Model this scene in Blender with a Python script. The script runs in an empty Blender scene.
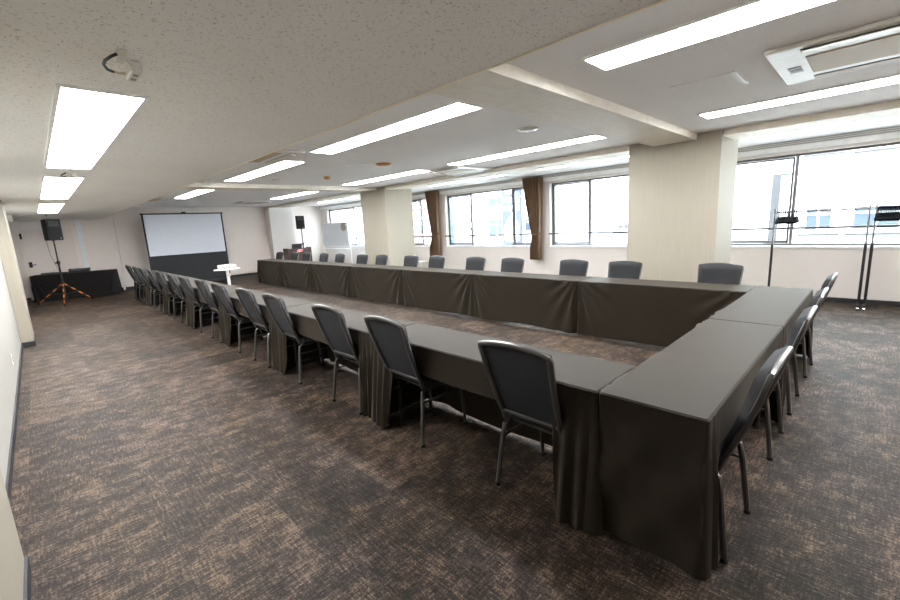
import bpy, bmesh, math, random
from mathutils import Vector, Matrix, Euler
random.seed(7)
PI = math.pi
scn = bpy.context.scene
C = scn.collection

# ------------------------------------------------------------------ camera
CF, CYAW, CPITCH, CROLL, CX, CY, CZ = 418.567, 0.77251, -0.17925, -0.05155, -1.74022, -0.84272, 1.49697
fw = Vector((math.sin(CYAW)*math.cos(CPITCH), math.cos(CYAW)*math.cos(CPITCH), math.sin(CPITCH)))
r0 = Vector((math.cos(CYAW), -math.sin(CYAW), 0)); u0 = r0.cross(fw)
rr = r0*math.cos(CROLL)+u0*math.sin(CROLL); uu = -r0*math.sin(CROLL)+u0*math.cos(CROLL)
cam_d = bpy.data.cameras.new('camera'); cam = bpy.data.objects.new('camera', cam_d); C.objects.link(cam)
cam_d.sensor_width = 36; cam_d.lens = CF*36/900; cam_d.clip_start = .05; cam_d.clip_end = 200
cam.matrix_world = Matrix(((rr.x, uu.x, -fw.x, CX), (rr.y, uu.y, -fw.y, CY), (rr.z, uu.z, -fw.z, CZ), (0, 0, 0, 1)))
scn.camera = cam

# ------------------------------------------------------------------ world, sun, exposure
w = bpy.data.worlds.new('sky'); scn.world = w; w.use_nodes = True
bg = w.node_tree.nodes['Background']; bg.inputs[0].default_value = (.74, .87, 1, 1); bg.inputs[1].default_value = 5.0
sd = bpy.data.lights.new('sun', 'SUN'); sd.energy = 10.5; sd.angle = .01; sd.color = (1, .96, .9)
so = bpy.data.objects.new('sun', sd); C.objects.link(so); so.location = (-10, 0, 20)
so.rotation_euler = Vector((.72, .25, -.65)).to_track_quat('-Z', 'Y').to_euler()
scn.view_settings.view_transform = 'Standard'; scn.view_settings.look = 'None'
scn.view_settings.gamma = 1; scn.view_settings.use_curve_mapping = False
scn.view_settings.exposure = 1.58
LAMP = 16.0

# ------------------------------------------------------------------ materials
def srgb(r, g, b):
    f = lambda c: (c/255/12.92) if c/255 <= .04045 else ((c/255+.055)/1.055)**2.4
    return (f(r), f(g), f(b), 1)
class NT:
    def __init__(s, name):
        s.m = bpy.data.materials.new(name); s.m.use_nodes = True; s.t = s.m.node_tree
        s.b = s.t.nodes['Principled BSDF']; s.out = s.t.nodes['Material Output']
    def n(s, kind, **kw):
        x = s.t.nodes.new(kind)
        for k, v in kw.items(): setattr(x, k, v)
        return x
    def l(s, a, b): s.t.links.new(a, b)
    def math(s, op, a, b=None, c=None):
        x = s.n('ShaderNodeMath', operation=op)
        for i, v in enumerate((a, b, c)):
            if v is None: continue
            if isinstance(v, (int, float)): x.inputs[i].default_value = v
            else: s.l(v, x.inputs[i])
        return x.outputs[0]
    def coord(s, scale=(1, 1, 1), which='Object'):
        tc = s.n('ShaderNodeTexCoord'); mp = s.n('ShaderNodeMapping'); mp.inputs['Scale'].default_value = scale
        s.l(tc.outputs[which], mp.inputs['Vector']); return mp.outputs[0]
    def noise(s, vec, scale, detail=3, rough=.5):
        x = s.n('ShaderNodeTexNoise'); x.inputs['Scale'].default_value = scale
        x.inputs['Detail'].default_value = detail; x.inputs['Roughness'].default_value = rough
        s.l(vec, x.inputs['Vector']); return x.outputs['Fac']
    def ramp(s, fac, stops):
        x = s.n('ShaderNodeValToRGB'); e = x.color_ramp.elements
        while len(e) < len(stops): e.new(.5)
        for el, (p, c) in zip(e, stops): el.position = p; el.color = c
        s.l(fac, x.inputs[0]); return x.outputs[0]
    def mix(s, fac, a, b, blend='MIX'):
        x = s.n('ShaderNodeMix', data_type='RGBA', blend_type=blend)
        for i, v in ((0, fac), (6, a), (7, b)):
            if isinstance(v, (int, float, tuple)): x.inputs[i].default_value = v
            else: s.l(v, x.inputs[i])
        return x.outputs[2]
    def bump(s, h, strength=.3, dist=.002):
        x = s.n('ShaderNodeBump'); x.inputs['Strength'].default_value = strength; x.inputs['Distance'].default_value = dist
        s.l(h, x.inputs['Height']); s.l(x.outputs[0], s.b.inputs['Normal'])
def plain(name, col, rough=.5, metal=0, var=.06, nscale=12, spec=.5, bump=0):
    k = NT(name); v = k.coord(); f = k.noise(v, nscale, 4)
    lo = tuple(c*(1-var) for c in col[:3])+(1,); hi = tuple(min(1, c*(1+var)) for c in col[:3])+(1,)
    k.l(k.ramp(f, [(.3, lo), (.7, hi)]), k.b.inputs['Base Color'])
    k.b.inputs['Roughness'].default_value = rough; k.b.inputs['Metallic'].default_value = metal
    k.b.inputs['Specular IOR Level'].default_value = spec
    if bump: k.bump(k.noise(v, 300, 2), bump, .001)
    return k.m
def fabric(name, col, scale=700, rough=.85, spec=.25, var=.25, sheen=0):
    k = NT(name); a = k.noise(k.coord((scale, scale*.3, scale*.3)), 1, 1); b = k.noise(k.coord((scale*.3, scale, scale)), 1, 1)
    f = k.math('MULTIPLY', k.math('ADD', a, b), .5); g = k.noise(k.coord(), 3, 3)
    lo = tuple(c*(1-var) for c in col[:3])+(1,); hi = tuple(c*(1+var) for c in col[:3])+(1,)
    k.b.inputs['Sheen Weight'].default_value = sheen; k.b.inputs['Sheen Roughness'].default_value = .5; k.b.inputs['Sheen Tint'].default_value = (1, .92, .80, 1)
    base = k.ramp(f, [(.35, lo), (.65, hi)])
    k.l(k.mix(.35, base, k.ramp(g, [(.3, lo), (.7, hi)])), k.b.inputs['Base Color'])
    k.b.inputs['Roughness'].default_value = rough; k.b.inputs['Specular IOR Level'].default_value = spec
    k.bump(f, .25, .001)
    return k.m
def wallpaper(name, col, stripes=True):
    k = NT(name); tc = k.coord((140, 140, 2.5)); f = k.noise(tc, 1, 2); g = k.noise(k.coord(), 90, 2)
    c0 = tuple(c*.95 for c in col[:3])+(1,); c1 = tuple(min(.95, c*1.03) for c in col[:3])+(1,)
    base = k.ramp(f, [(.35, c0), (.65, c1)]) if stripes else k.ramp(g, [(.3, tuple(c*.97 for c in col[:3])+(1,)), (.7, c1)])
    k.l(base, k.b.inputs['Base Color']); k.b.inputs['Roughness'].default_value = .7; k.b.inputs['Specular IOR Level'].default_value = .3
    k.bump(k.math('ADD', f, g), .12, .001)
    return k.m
def acoustic(name, col, hole=.55, th=.66):
    k = NT(name)
    f = k.noise(k.coord((52, 125, 60)), 1, 1.5); g = k.noise(k.coord((120, 46, 60)), 1.1, 1.5); d = k.noise(k.coord(), 1.2, 3)
    h = k.math('MAXIMUM', f, k.math('MULTIPLY', g, .96))
    m = k.ramp(h, [(th, (0, 0, 0, 1)), (th+.05, (1, 1, 1, 1))])
    base = k.ramp(d, [(.3, tuple(c*.96 for c in col[:3])+(1,)), (.7, col)])
    k.l(k.mix(m, base, tuple(c*hole for c in col[:3])+(1,)), k.b.inputs['Base Color'])
    k.b.inputs['Roughness'].default_value = .9; k.b.inputs['Specular IOR Level'].default_value = .2
    return k.m
def carpet():
    k = NT('carpet'); tc = k.n('ShaderNodeTexCoord'); sp = k.n('ShaderNodeSeparateXYZ'); k.l(tc.outputs['Object'], sp.inputs[0])
    T = .5
    ix = k.math('FLOOR', k.math('DIVIDE', sp.outputs[0], T)); iy = k.math('FLOOR', k.math('DIVIDE', sp.outputs[1], T))
    cb = k.n('ShaderNodeCombineXYZ'); k.l(ix, cb.inputs[0]); k.l(iy, cb.inputs[1])
    wn = k.n('ShaderNodeTexWhiteNoise', noise_dimensions='2D'); k.l(cb.outputs[0], wn.inputs['Vector'])
    ori = k.math('GREATER_THAN', wn.outputs['Value'], .5)
    def streak(sx, sy, sc, det, rough=.65): return k.noise(k.coord((sx, sy, 1)), sc, det, rough)
    a = streak(11, 85, 1, 3); b = streak(85, 11, 1, 3)
    st = k.math('ADD', k.math('MULTIPLY', a, ori), k.math('MULTIPLY', b, k.math('SUBTRACT', 1.0, ori)))
    other = k.math('ADD', k.math('MULTIPLY', b, ori), k.math('MULTIPLY', a, k.math('SUBTRACT', 1.0, ori)))
    patch = k.noise(k.coord((3.0, 4.2, 1)), 2.0, 4, .65); fine = k.noise(k.coord(), 95, 3, .75)
    v = k.math('ADD', k.math('MULTIPLY', st, .54), k.math('MULTIPLY', other, .38))
    v = k.math('ADD', v, k.math('MULTIPLY', k.math('SUBTRACT', fine, .5), .62))
    v = k.math('ADD', v, k.math('MULTIPLY', k.math('SUBTRACT', patch, .5), .54))
    v = k.math('ADD', v, k.math('MULTIPLY', k.math('SUBTRACT', wn.outputs['Value'], .5), .10))
    base = k.ramp(v, [(.29, srgb(23, 19, 15)), (.41, srgb(41, 34, 28)), (.50, srgb(63, 53, 45)), (.63, srgb(113, 97, 82))])
    hue = k.noise(k.coord((1.7, 1.7, 1)), 1.3, 2)
    tint = k.ramp(hue, [(.38, (1.02, .97, .86, 1)), (.6, (.99, .95, 1.0, 1))])
    k.l(k.mix(1.0, base, tint, 'MULTIPLY'), k.b.inputs['Base Color'])
    k.b.inputs['Roughness'].default_value = .62; k.b.inputs['Specular IOR Level'].default_value = .18
    k.bump(k.math('ADD', fine, st), .5, .004)
    return k.m
def emis(name, col, s):
    k = NT(name); e = k.n('ShaderNodeEmission'); e.inputs[0].default_value = col
    f = k.noise(k.coord((3, .6, 1)), 1, 1); k.l(k.math('MULTIPLY_ADD', f, .1*s, .95*s), e.inputs[1]); k.l(e.outputs[0], k.out.inputs[0])
    return k.m
def glassmat():
    k = NT('window_glass'); t = k.n('ShaderNodeBsdfTransparent'); g = k.n('ShaderNodeBsdfGlossy'); g.inputs['Roughness'].default_value = .02
    t.inputs[0].default_value = (.95, .98, .97, 1)
    ge = k.n('ShaderNodeNewGeometry'); fr = k.n('ShaderNodeFresnel'); k.l(k.math('MULTIPLY_ADD', ge.outputs['Backfacing'], 1/1.45-1.45, 1.45), fr.inputs[0]); mx = k.n('ShaderNodeMixShader')
    k.l(fr.outputs[0], mx.inputs[0]); k.l(t.outputs[0], mx.inputs[1]); k.l(g.outputs[0], mx.inputs[2]); k.l(mx.outputs[0], k.out.inputs[0])
    return k.m
def striped(name, ca, cb_, period):
    k = NT(name); sp = k.n('ShaderNodeSeparateXYZ'); tc = k.n('ShaderNodeTexCoord'); k.l(tc.outputs['Object'], sp.inputs[0])
    f = k.math('GREATER_THAN', k.math('FRACT', k.math('DIVIDE', sp.outputs[2], period)), .5)
    k.l(k.mix(f, ca, cb_), k.b.inputs['Base Color']); k.b.inputs['Roughness'].default_value = .6
    return k.m
def wood(name, ca, cb_):
    k = NT(name); f = k.noise(k.coord((30, 30, 2)), 1, 5)
    k.l(k.ramp(f, [(.3, ca), (.7, cb_)]), k.b.inputs['Base Color']); k.b.inputs['Roughness'].default_value = .45
    return k.m
def slotted(name, ca, cb_, freq, axis):
    k = NT(name); sp = k.n('ShaderNodeSeparateXYZ'); tc = k.n('ShaderNodeTexCoord'); k.l(tc.outputs['Object'], sp.inputs[0])
    f = k.math('GREATER_THAN', k.math('FRACT', k.math('MULTIPLY', sp.outputs[axis], freq)), .6)
    k.l(k.mix(f, ca, cb_), k.b.inputs['Base Color']); k.b.inputs['Roughness'].default_value = .6
    return k.m

M = dict(
    carpet=carpet(),
    soffit=acoustic('soffit_board', srgb(246, 243, 238), .62, .64),
    ceil=acoustic('ceiling_board', srgb(243, 242, 240), .8, .65),
    wallb=wallpaper('back_wallpaper', srgb(234, 222, 214)),
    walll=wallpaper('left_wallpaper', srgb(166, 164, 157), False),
    wallr=wallpaper('window_wallpaper', srgb(222, 214, 208), False),
    pil=wallpaper('pillar_wallpaper', srgb(158, 151, 137)),
    beamside=plain('beam_paint', srgb(232, 226, 212), .7),
    beambot=wallpaper('beam_board', srgb(212, 202, 194)),
    base=plain('black_skirting', srgb(42, 42, 46), .5),
    trim=plain('cream_trim', srgb(238, 226, 198), .6),
    white=plain('white_paint', srgb(240, 240, 238), .45),
    whiteplastic=plain('white_plastic', srgb(222, 219, 210), .4),
    beigeplastic=plain('aged_plastic', srgb(222, 212, 192), .5),
    beigegrille=slotted('beige_grille', srgb(196, 172, 136), srgb(164, 142, 110), 45, 0),
    alu=plain('aluminium', srgb(128, 126, 126), .5, .3),
    alud=plain('dark_aluminium', srgb(104, 101, 102), .5, .2),
    chrome=plain('chrome', srgb(215, 215, 220), .15, 1.0, .03),
    frame=plain('gunmetal_frame', srgb(106, 105, 103), .3, .85, .08),
    pad=fabric('charcoal_fabric', srgb(37, 37, 40), 500, .8, .3, .3),
    cloth=fabric('olive_cloth', srgb(37, 30, 21), 420, .66, .18, .18, .07),
    bcloth=fabric('black_cloth', srgb(28, 26, 26), 420, .85, .2, .2),
    tabtop=plain('table_laminate', srgb(150, 140, 125), .4),
    blackmetal=plain('black_metal', srgb(30, 30, 32), .45, .3),
    matte=plain('matte_black', srgb(12, 12, 14), .9, 0, .1, 12, .1),
    black=plain('black_plastic', srgb(24, 24, 26), .5, 0, .15),
    grille=plain('speaker_grille', srgb(20, 20, 22), .6, .2, .3, 300),
    darkgrey=plain('dark_grey_plastic', srgb(70, 68, 66), .5),
    screen=plain('screen_fabric', srgb(200, 202, 210), .8, 0, .02),
    screenblack=plain('screen_black_drop', srgb(34, 35, 38), .8),
    lamp=emis('lamp_diffuser', (.97, .985, 1, 1), LAMP),
    lampr=emis('batten_tube', (.92, .96, 1, 1), LAMP*.9),
    glass=glassmat(),
    curtain=fabric('brown_curtain', srgb(118, 94, 74), 300, .8, .2, .25),
    woodd=wood('dark_wood', srgb(44, 26, 22), srgb(66, 40, 34)),
    red=plain('red_print', srgb(214, 60, 70), .5), pink=plain('pink_print', srgb(238, 190, 186), .5),
    board=plain('whiteboard_surface', srgb(206, 210, 214), .3),
    orange=striped('orange_black_tape', srgb(30, 28, 28), srgb(236, 128, 30), .13),
    orangep=plain('orange_plastic', srgb(196, 130, 60), .5),
    slat=slotted('curtain_rail_slats', srgb(200, 196, 192), srgb(140, 138, 136), 38, 2),
    facw=plain('white_facade', srgb(240, 240, 242), .8, 0, .03, 2),
    facb=plain('pale_blue_facade', srgb(222, 230, 240), .8, 0, .04, 2),
    brick=plain('brick_facade', srgb(176, 128, 120), .8, 0, .1, 8),
    facwin=plain('facade_window', srgb(48, 58, 74), .25),
    facdark=plain('facade_dark_metal', srgb(34, 33, 38), .5),
    aqua=plain('aqua_panel', srgb(70, 130, 150), .6),
    sign=plain('lavender_sign', srgb(50, 54, 82), .5), signw=plain('sign_white', srgb(248, 248, 250), .5),
    street=plain('street_concrete', srgb(84, 84, 84), .9),
    rubber=plain('black_rubber', srgb(26, 26, 26), .8),
    clear=plain('clock_face', srgb(238, 234, 218), .4), clockrim=plain('clock_rim', srgb(150, 142, 128), .4),
    hookcable=plain('black_cable', srgb(28, 36, 36), .5), grey=plain('grey_paint', srgb(150, 150, 150), .5),
    stripe=plain('pale_grey_strip', srgb(230, 231, 231), .5),
    door=plain('door_panel', srgb(226, 212, 203), .5, 0, .02),
)

# ------------------------------------------------------------------ mesh helpers
def new(): return bmesh.new()
def xf(bm, verts, loc=(0, 0, 0), rot=(0, 0, 0)):
    m = Matrix.Translation(loc) @ Euler(rot).to_matrix().to_4x4()
    bmesh.ops.transform(bm, matrix=m, verts=verts)
def box(bm, x0, x1, y0, y1, z0, z1, r=0, seg=2, loc=(0, 0, 0), rot=(0, 0, 0)):
    t = bmesh.new(); bmesh.ops.create_cube(t, size=1)
    for v in t.verts: v.co = Vector(((x0+x1)/2+v.co.x*(x1-x0), (y0+y1)/2+v.co.y*(y1-y0), (z0+z1)/2+v.co.z*(z1-z0)))
    if r: bmesh.ops.bevel(t, geom=list(t.edges), offset=r, segments=seg, profile=.5, affect='EDGES')
    xf(t, t.verts, loc, rot); merge(bm, t); return bm
def merge(bm, t):
    me = bpy.data.meshes.new('tmp'); t.to_mesh(me); t.free(); bm.from_mesh(me); bpy.data.meshes.remove(me)
def tube(bm, pts, r, seg=10, cap=True, ry=None, up=(0, 0, 1)):
    pts = [Vector(p) for p in pts]; rings = []; prev = None
    for i, p in enumerate(pts):
        d = (pts[min(i+1, len(pts)-1)]-pts[max(i-1, 0)]).normalized()
        a = prev if prev is not None else (Vector(up) if abs(d.dot(Vector(up))) < .95 else Vector((1, 0, 0)))
        n1 = (a-d*a.dot(d)).normalized(); n2 = d.cross(n1); prev = n1
        rings.append([bm.verts.new(p+n1*math.cos(2*PI*k/seg)*r+n2*math.sin(2*PI*k/seg)*(ry or r)) for k in range(seg)])
    for a, b in zip(rings, rings[1:]):
        for k in range(seg): bm.faces.new((a[k], a[(k+1) % seg], b[(k+1) % seg], b[k]))
    if cap: bm.faces.new(rings[0][::-1]); bm.faces.new(rings[-1])
    return bm
def sqtube(bm, pts, w, t, up):   # rectangular tube w along up-ish, t across
    pts = [Vector(p) for p in pts]; rings = []; up = Vector(up)
    for i, p in enumerate(pts):
        d = (pts[min(i+1, len(pts)-1)]-pts[max(i-1, 0)]).normalized()
        n1 = (up-d*up.dot(d)).normalized(); n2 = d.cross(n1); c = .25
        prof = []
        for sx, sy in ((1, 1), (-1, 1), (-1, -1), (1, -1)):
            e = [(sx, sy*(1-c*2)), (sx*(1-c*2), sy)]
            if sx*sy < 0: e = e[::-1]
            prof += e
        rings.append([bm.verts.new(p+n1*a*w/2+n2*b*t/2) for a, b in prof])
    n = len(rings[0])
    for a, b in zip(rings, rings[1:]):
        for k in range(n): bm.faces.new((a[k], a[(k+1) % n], b[(k+1) % n], b[k]))
    bm.faces.new(rings[0][::-1]); bm.faces.new(rings[-1]); return bm
def lathe(bm, prof, loc=(0, 0, 0), seg=20, rot=(0, 0, 0)):
    t = bmesh.new(); rings = []
    for r, z in prof: rings.append([t.verts.new((r*math.cos(2*PI*k/seg), r*math.sin(2*PI*k/seg), z)) for k in range(seg)])
    for a, b in zip(rings, rings[1:]):
        for k in range(seg): t.faces.new((a[k], a[(k+1) % seg], b[(k+1) % seg], b[k]))
    t.faces.new(rings[0][::-1]); t.faces.new(rings[-1]); xf(t, t.verts, loc, rot); merge(bm, t); return bm
def prism(bm, poly, y0, y1, loc=(0, 0, 0), rot=(0, 0, 0)):   # polygon in xz, extruded along y
    t = bmesh.new(); a = [t.verts.new((x, y0, z)) for x, z in poly]; b = [t.verts.new((x, y1, z)) for x, z in poly]
    t.faces.new(a); t.faces.new(b[::-1]); n = len(a)
    for k in range(n): t.faces.new((a[k], b[k], b[(k+1) % n], a[(k+1) % n]))
    xf(t, t.verts, loc, rot); merge(bm, t); return bm
def obj(name, bm, mat, parent=None, smooth=False):
    bmesh.ops.recalc_face_normals(bm, faces=bm.faces)
    me = bpy.data.meshes.new(name); bm.to_mesh(me); bm.free(); me.materials.append(mat)
    if smooth:
        me.polygons.foreach_set('use_smooth', [True]*len(me.polygons))
        try: me.set_sharp_from_angle(angle=math.radians(42))
        except Exception: pass
    o = bpy.data.objects.new(name, me); C.objects.link(o)
    if parent: o.parent = parent
    return o
def tag(o, label, cat, group=None):
    o['label'] = label; o['category'] = cat
    if group: o['group'] = group
    return o
def thing(name, label, cat, loc=(0, 0, 0), rz=0, group=None):
    o = bpy.data.objects.new(name, None); C.objects.link(o); o.location = loc; o.rotation_euler = (0, 0, rz); o.empty_display_size = .1
    return tag(o, label, cat, group)
def struct(name, bm, mat, label=None, parent=None, smooth=False):
    o = obj(name, bm, mat, parent, smooth); o['kind'] = 'structure'
    if label: o['label'] = label
    return o
def dup(root, loc, rz=0, label=None, group=None):
    r = root.copy(); C.objects.link(r); r.location = loc; r.rotation_euler = (0, 0, rz)
    if label: r['label'] = label
    if group: r['group'] = group
    for ch in list(root.children):
        c = ch.copy(); C.objects.link(c); c.parent = r
        for g in ch.children:
            d = g.copy(); C.objects.link(d); d.parent = c
    return r
ORD = ['nearest', 'second', 'third', 'fourth', 'fifth', 'sixth', 'seventh', 'eighth', 'ninth', 'tenth', 'eleventh', 'twelfth', 'thirteenth', 'farthest']

# ------------------------------------------------------------------ the room
XL, XR, YB, YF, ZC, ZS, XS = -2.09, 7.0, 15.5, -3.2, 2.5, 2.17, -.18
PIL = [(.66, 1.83), (7.88, 8.97), (15.1, YB)]
struct('floor', box(new(), XL-.2, XR+.2, YF-.2, YB+.2, -.15, 0), M['carpet'], 'brown grey patterned carpet tile floor')
struct('ceiling', box(new(), XL-.2, XR+.2, YF-.2, YB+.2, ZC, ZC+.15), M['ceil'], 'white acoustic board ceiling of the main room')
struct('ceiling_soffit', box(new(), XL-.1, XS, YF, YB, ZS, ZC), M['soffit'], 'lowered cream pitted ceiling along the left side')
struct('trim_1', box(new(), XS+.0005, XS+.012, YF, YB, ZS-.004, ZS+.03), M['trim'], 'thin cream edge trim of lowered ceiling')
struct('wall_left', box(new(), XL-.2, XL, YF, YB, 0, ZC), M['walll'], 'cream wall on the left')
struct('wall_back', box(new(), XL-.2, XR+.2, YB, YB+.2, 0, ZC), M['wallb'], 'pinkish beige wall behind the screen')
struct('wall_rear', box(new(), XL-.2, XR+.2, YF-.2, YF, 0, ZC), M['wallb'], 'beige wall behind the camera')
# window wall: openings
SILL, HEAD = .83, 2.31
OPEN = [(-1.95, 1.45), (1.9, 4.62), (5.15, 8.12), (8.5, 11.35), (11.8, 15.05)]
bm = new()
box(bm, XR, XR+.18, YF, YB, 0, SILL); box(bm, XR, XR+.18, YF, YB, HEAD, ZC)
ys = [YF]+[v for o in OPEN for v in o]+[YB]
for a, b in zip(ys[::2], ys[1::2]): box(bm, XR, XR+.18, a, b, SILL, HEAD)
struct('wall_right', bm, M['wallr'], 'white wall with a row of wide windows')
for i, (a, b) in enumerate(PIL):
    struct('pillar' if i < 2 else 'wall_pillar', box(new(), 4.68, 5.56, a, b, 0, ZC, .004, 1), M['pil'] if i < 2 else M['wallr'],
           ['beige papered pillar nearest the camera', 'beige papered pillar at mid room', 'white pillar standing against the back wall'][i])
    bb = new(); box(bb, 4.668, 5.572, a-.012, min(b+.012, YB-.001), 0, .075); struct('baseboard_pillar', bb, M['base'])
for i, (a, b) in enumerate([(.55, 1.81), (8.02, 8.97)]):
    px = -2.0 if i == 0 else -1.955
    struct('wall_pilaster', box(new(), XL, px, a, b, 0, ZS, .003, 1), M['pil'], ['pilaster on left wall beside the camera', 'pilaster on left wall at mid room'][i])
    bb = new(); box(bb, XL, px+.012, a-.012, b+.012, 0, .075); struct('baseboard_pilaster', bb, M['base'])
ysl = [YF, .535, 1.845, 8.005, 8.985, YB-.013]; bb = new()
for a, b in zip(ysl[::2], ysl[1::2]): box(bb, XL, XL+.012, a, b, 0, .075)
struct('baseboard_left', bb, M['base'])
bb = new(); box(bb, -.62, 4.66, YB-.012, YB, 0, .08); box(bb, XL+.013, -1.99, YB-.012, YB, 0, .08); box(bb, 5.58, XR-.02, YB-.012, YB, 0, .08); struct('baseboard_back', bb, M['base'])
bb = new(); box(bb, XR-.014, XR, YF, YB-.013, 0, .07); struct('baseboard_right', bb, M['base'])
# beams
for i, (a, b) in enumerate([(.95, 1.5), (8.2, 8.76)]):
    bm = new(); box(bm, XS+.013, 4.679, a, b, 2.425, ZC); box(bm, XS+.013, 4.679, a-.004, a, 2.42, ZC)
    struct('ceiling_beam', bm, M['beamside'], ['shallow ceiling beam running to the near pillar', 'shallow ceiling beam running to the far pillar'][i])
yb = [(YF, .655), (1.835, 7.875), (8.975, 15.095)]
for i, (a, b) in enumerate(yb): struct('ceiling_beam', box(new(), 4.72, 5.3, a, b, 2.425, ZC), M['beamside'], ['ceiling beam before the near window', 'ceiling beam between the two pillars', 'ceiling beam beyond the far pillar'][i])
# curtain rail box along the window head
struct('trim_2', box(new(), XR-.10, XR-.001, YF, YB-.001, 2.435, ZC), M['slat'], 'grooved curtain rail pelmet above the windows')
struct('trim_3', box(new(), XR-.05, XR-.001, YF, YB-.001, HEAD+.045, 2.434), M['white'], 'white window head board')

# windows: outer frame > sash, pane
FX = 7.10
mull = {1: [.16, .40], 2: [3.66], 3: [7.18, 5.76], 4: [9.3], 5: [13.2]}
for i, (a, b) in enumerate(OPEN):
    n = i+1; bm = new()
    e = .13 if n in (2, 3) else .02
    for (y0, y1, z0, z1) in [(a+.001, a+.03, SILL+.04, HEAD), (b-.035, b-.001, SILL+.04, HEAD), (a+.001, b-.001, SILL+.04, SILL+.07), (a+.001, b-.001, HEAD-.035, HEAD-.001)]:
        box(bm, FX, FX+.06, y0, y1, z0, z1)
    wo = struct('window_%d' % n, bm, M['alud'], ['wide window behind the garment racks', 'window right of the second curtain, before the near pillar', 'window between the two brown curtains', 'window left of the farther curtain, behind the far pillar', 'far window behind the whiteboard'][i])
    bm = new()
    for m_ in mull[n][:2]:
        if n == 1 and m_ == .40: continue
        box(bm, FX-.012, FX+.05, m_-.022, m_+.022, SILL+.07, HEAD-.036)
    obj('mullion', bm, M['alu'], wo)
    bm = new()
    rng = {1: (.18, .45), 2: (3.68, b-.04), 3: (7.2, b-.04), 4: (9.32, b-.04), 5: (13.22, b-.04)}[n]
    if n == 1: rng = (.19, 1.41)
    y0, y1 = rng
    for (p, q, z0, z1) in [(y0, y0+.03, SILL+.075, HEAD-.04), (y1-.025, y1, SILL+.075, HEAD-.04), (y0, y1, SILL+.075, SILL+.12), (y0, y1, HEAD-.07, HEAD-.04)]:
        box(bm, FX+.004, FX+.04, p, q, z0, z1)
    s_ = obj('sash', bm, M['alud'], wo)
    box_ = new(); box(box_, FX-.014, FX+.003, y0+.004, y0+.026, 1.25, 1.37, .004, 1); obj('sash_lock', box_, M['blackmetal'], s_)
    if n == 1: obj('transom', box(new(), FX, FX+.04, a+.035, .13, 1.995, 2.015), M['alu'], wo)
    if n == 3:
        bm = new(); y0, y1 = a+.04, 5.735
        for (p, q, z0, z1) in [(y1-.03, y1, SILL+.075, HEAD-.04), (y0, y1, SILL+.075, SILL+.11), (y0, y1, HEAD-.07, HEAD-.04)]: box(bm, FX+.004, FX+.04, p, q, z0, z1)
        obj('sash', bm, M['alud'], wo)
    obj('pane', box(new(), FX+.044, FX+.048, a+.031, b-.036, SILL+.071, HEAD-.036), M['glass'], wo)
    struct('window_sill', box(new(), XR-.03, FX+.06, a+.001, b-.001, SILL+.0005, SILL+.04, .004, 1), M['white'])
    h = new(); tube(h, [(6.93, a+.02, 1.155), (6.93, b-.02, 1.155)], .019, 10)
    ho = obj('handrail', h, M['alud'], None, True); tag(ho, 'steel safety rail across the '+['wide window behind the garment racks', 'window beside the near pillar', 'window between the brown curtains', 'window behind the far pillar', 'far window behind the whiteboard'][i], 'rail', 'window safety rails')
    for yy in (a+.05, b-.05): obj('bracket', tube(new(), [(6.93, yy, 1.155), (FX+.01, yy, 1.155)], .01, 8), M['alu'], ho, True)

# back wall door, panel joints
DY = YB-.001
dm = new()
box(dm, -1.93, -.87, DY-.02, DY, .01, 1.93)
do = struct('door_1', dm, M['door'], 'plain beige door behind the equipment table')
fr = new()
box(fr, -1.965, -1.931, DY-.035, DY, 0, 1.965); box(fr, -.869, -.835, DY-.035, DY, 0, 1.965); box(fr, -1.931, -.869, DY-.035, DY, 1.931, 1.965)
obj('door_frame', fr, M['wallb'], do)
hd = new(); tube(hd, [(-1.85, DY-.02, .97), (-1.85, DY-.07, .97), (-1.74, DY-.07, .97)], .012, 8); box(hd, -1.885, -1.815, DY-.028, DY-.02, .90, 1.05); obj('door_handle', hd, M['blackmetal'], do, True)
hg = new(); box(hg, -1.945, -1.90, DY-.05, DY-.021, 1.68, 1.83, .004, 1); obj('door_catch', hg, M['blackmetal'], do)
struct('trim_4', box(new(), -.76, -.64, YB-.03, YB, 0, ZS-.001), M['stripe'], 'pale grey vertical strip on back wall')
struct('trim_5', box(new(), .125, .133, YB-.004, YB, .081, ZS+.02), M['grey'], 'thin vertical joint on back wall')

# ------------------------------------------------------------------ outside
struct('ground_outside', box(new(), 7.6, 60, -40, 60, -4.2, -4), M['street'], 'street outside the windows')
def building(name, label, x, y0, y1, z1, mat, wins, sills=True):
    t = thing(name, label, 'building', (x, (y0+y1)/2, -4))
    def L(bm): bmesh.ops.translate(bm, verts=bm.verts, vec=(-x, -(y0+y1)/2, 4)); return bm
    obj('wall', L(box(new(), x, x+6, y0, y1, -4, z1)), mat, t)
    for (a, b, c, d) in wins:
        f = new(); 
        for q in [(a, a+.05, c, d), (b-.05, b, c, d), (a, b, c, c+.05), (a, b, d-.05, d), ((a+b)/2-.025, (a+b)/2+.025, c, d), (a, b, c+(d-c)*.66, c+(d-c)*.66+.05)]: box(f, x-.04, x+.0, *q)
        wf = obj('window', L(f), M['facw'], t)
        obj('pane', L(box(new(), x-.012, x-.002, a+.05, b-.05, c+.05, d-.05)), M['facwin'], wf)
        if sills: obj('ledge', L(box(new(), x-.12, x, a-.15, b+.1, c-.13, c-.07)), M['facdark'], wf)
    return t
building('office_building', 'white office block across the street facing the garment racks', 14, -9, 8.6, 9, M['facw'],
         [(.06, .68, .78, 1.45), (-1.25, -.3, .78, 1.45), (-3.1, -1.9, .78, 1.45), (-1.2, -.3, 2.9, 3.6), (.1, .7, 2.95, 3.6), (5.6, 6.1, .95, 1.25)])
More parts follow.
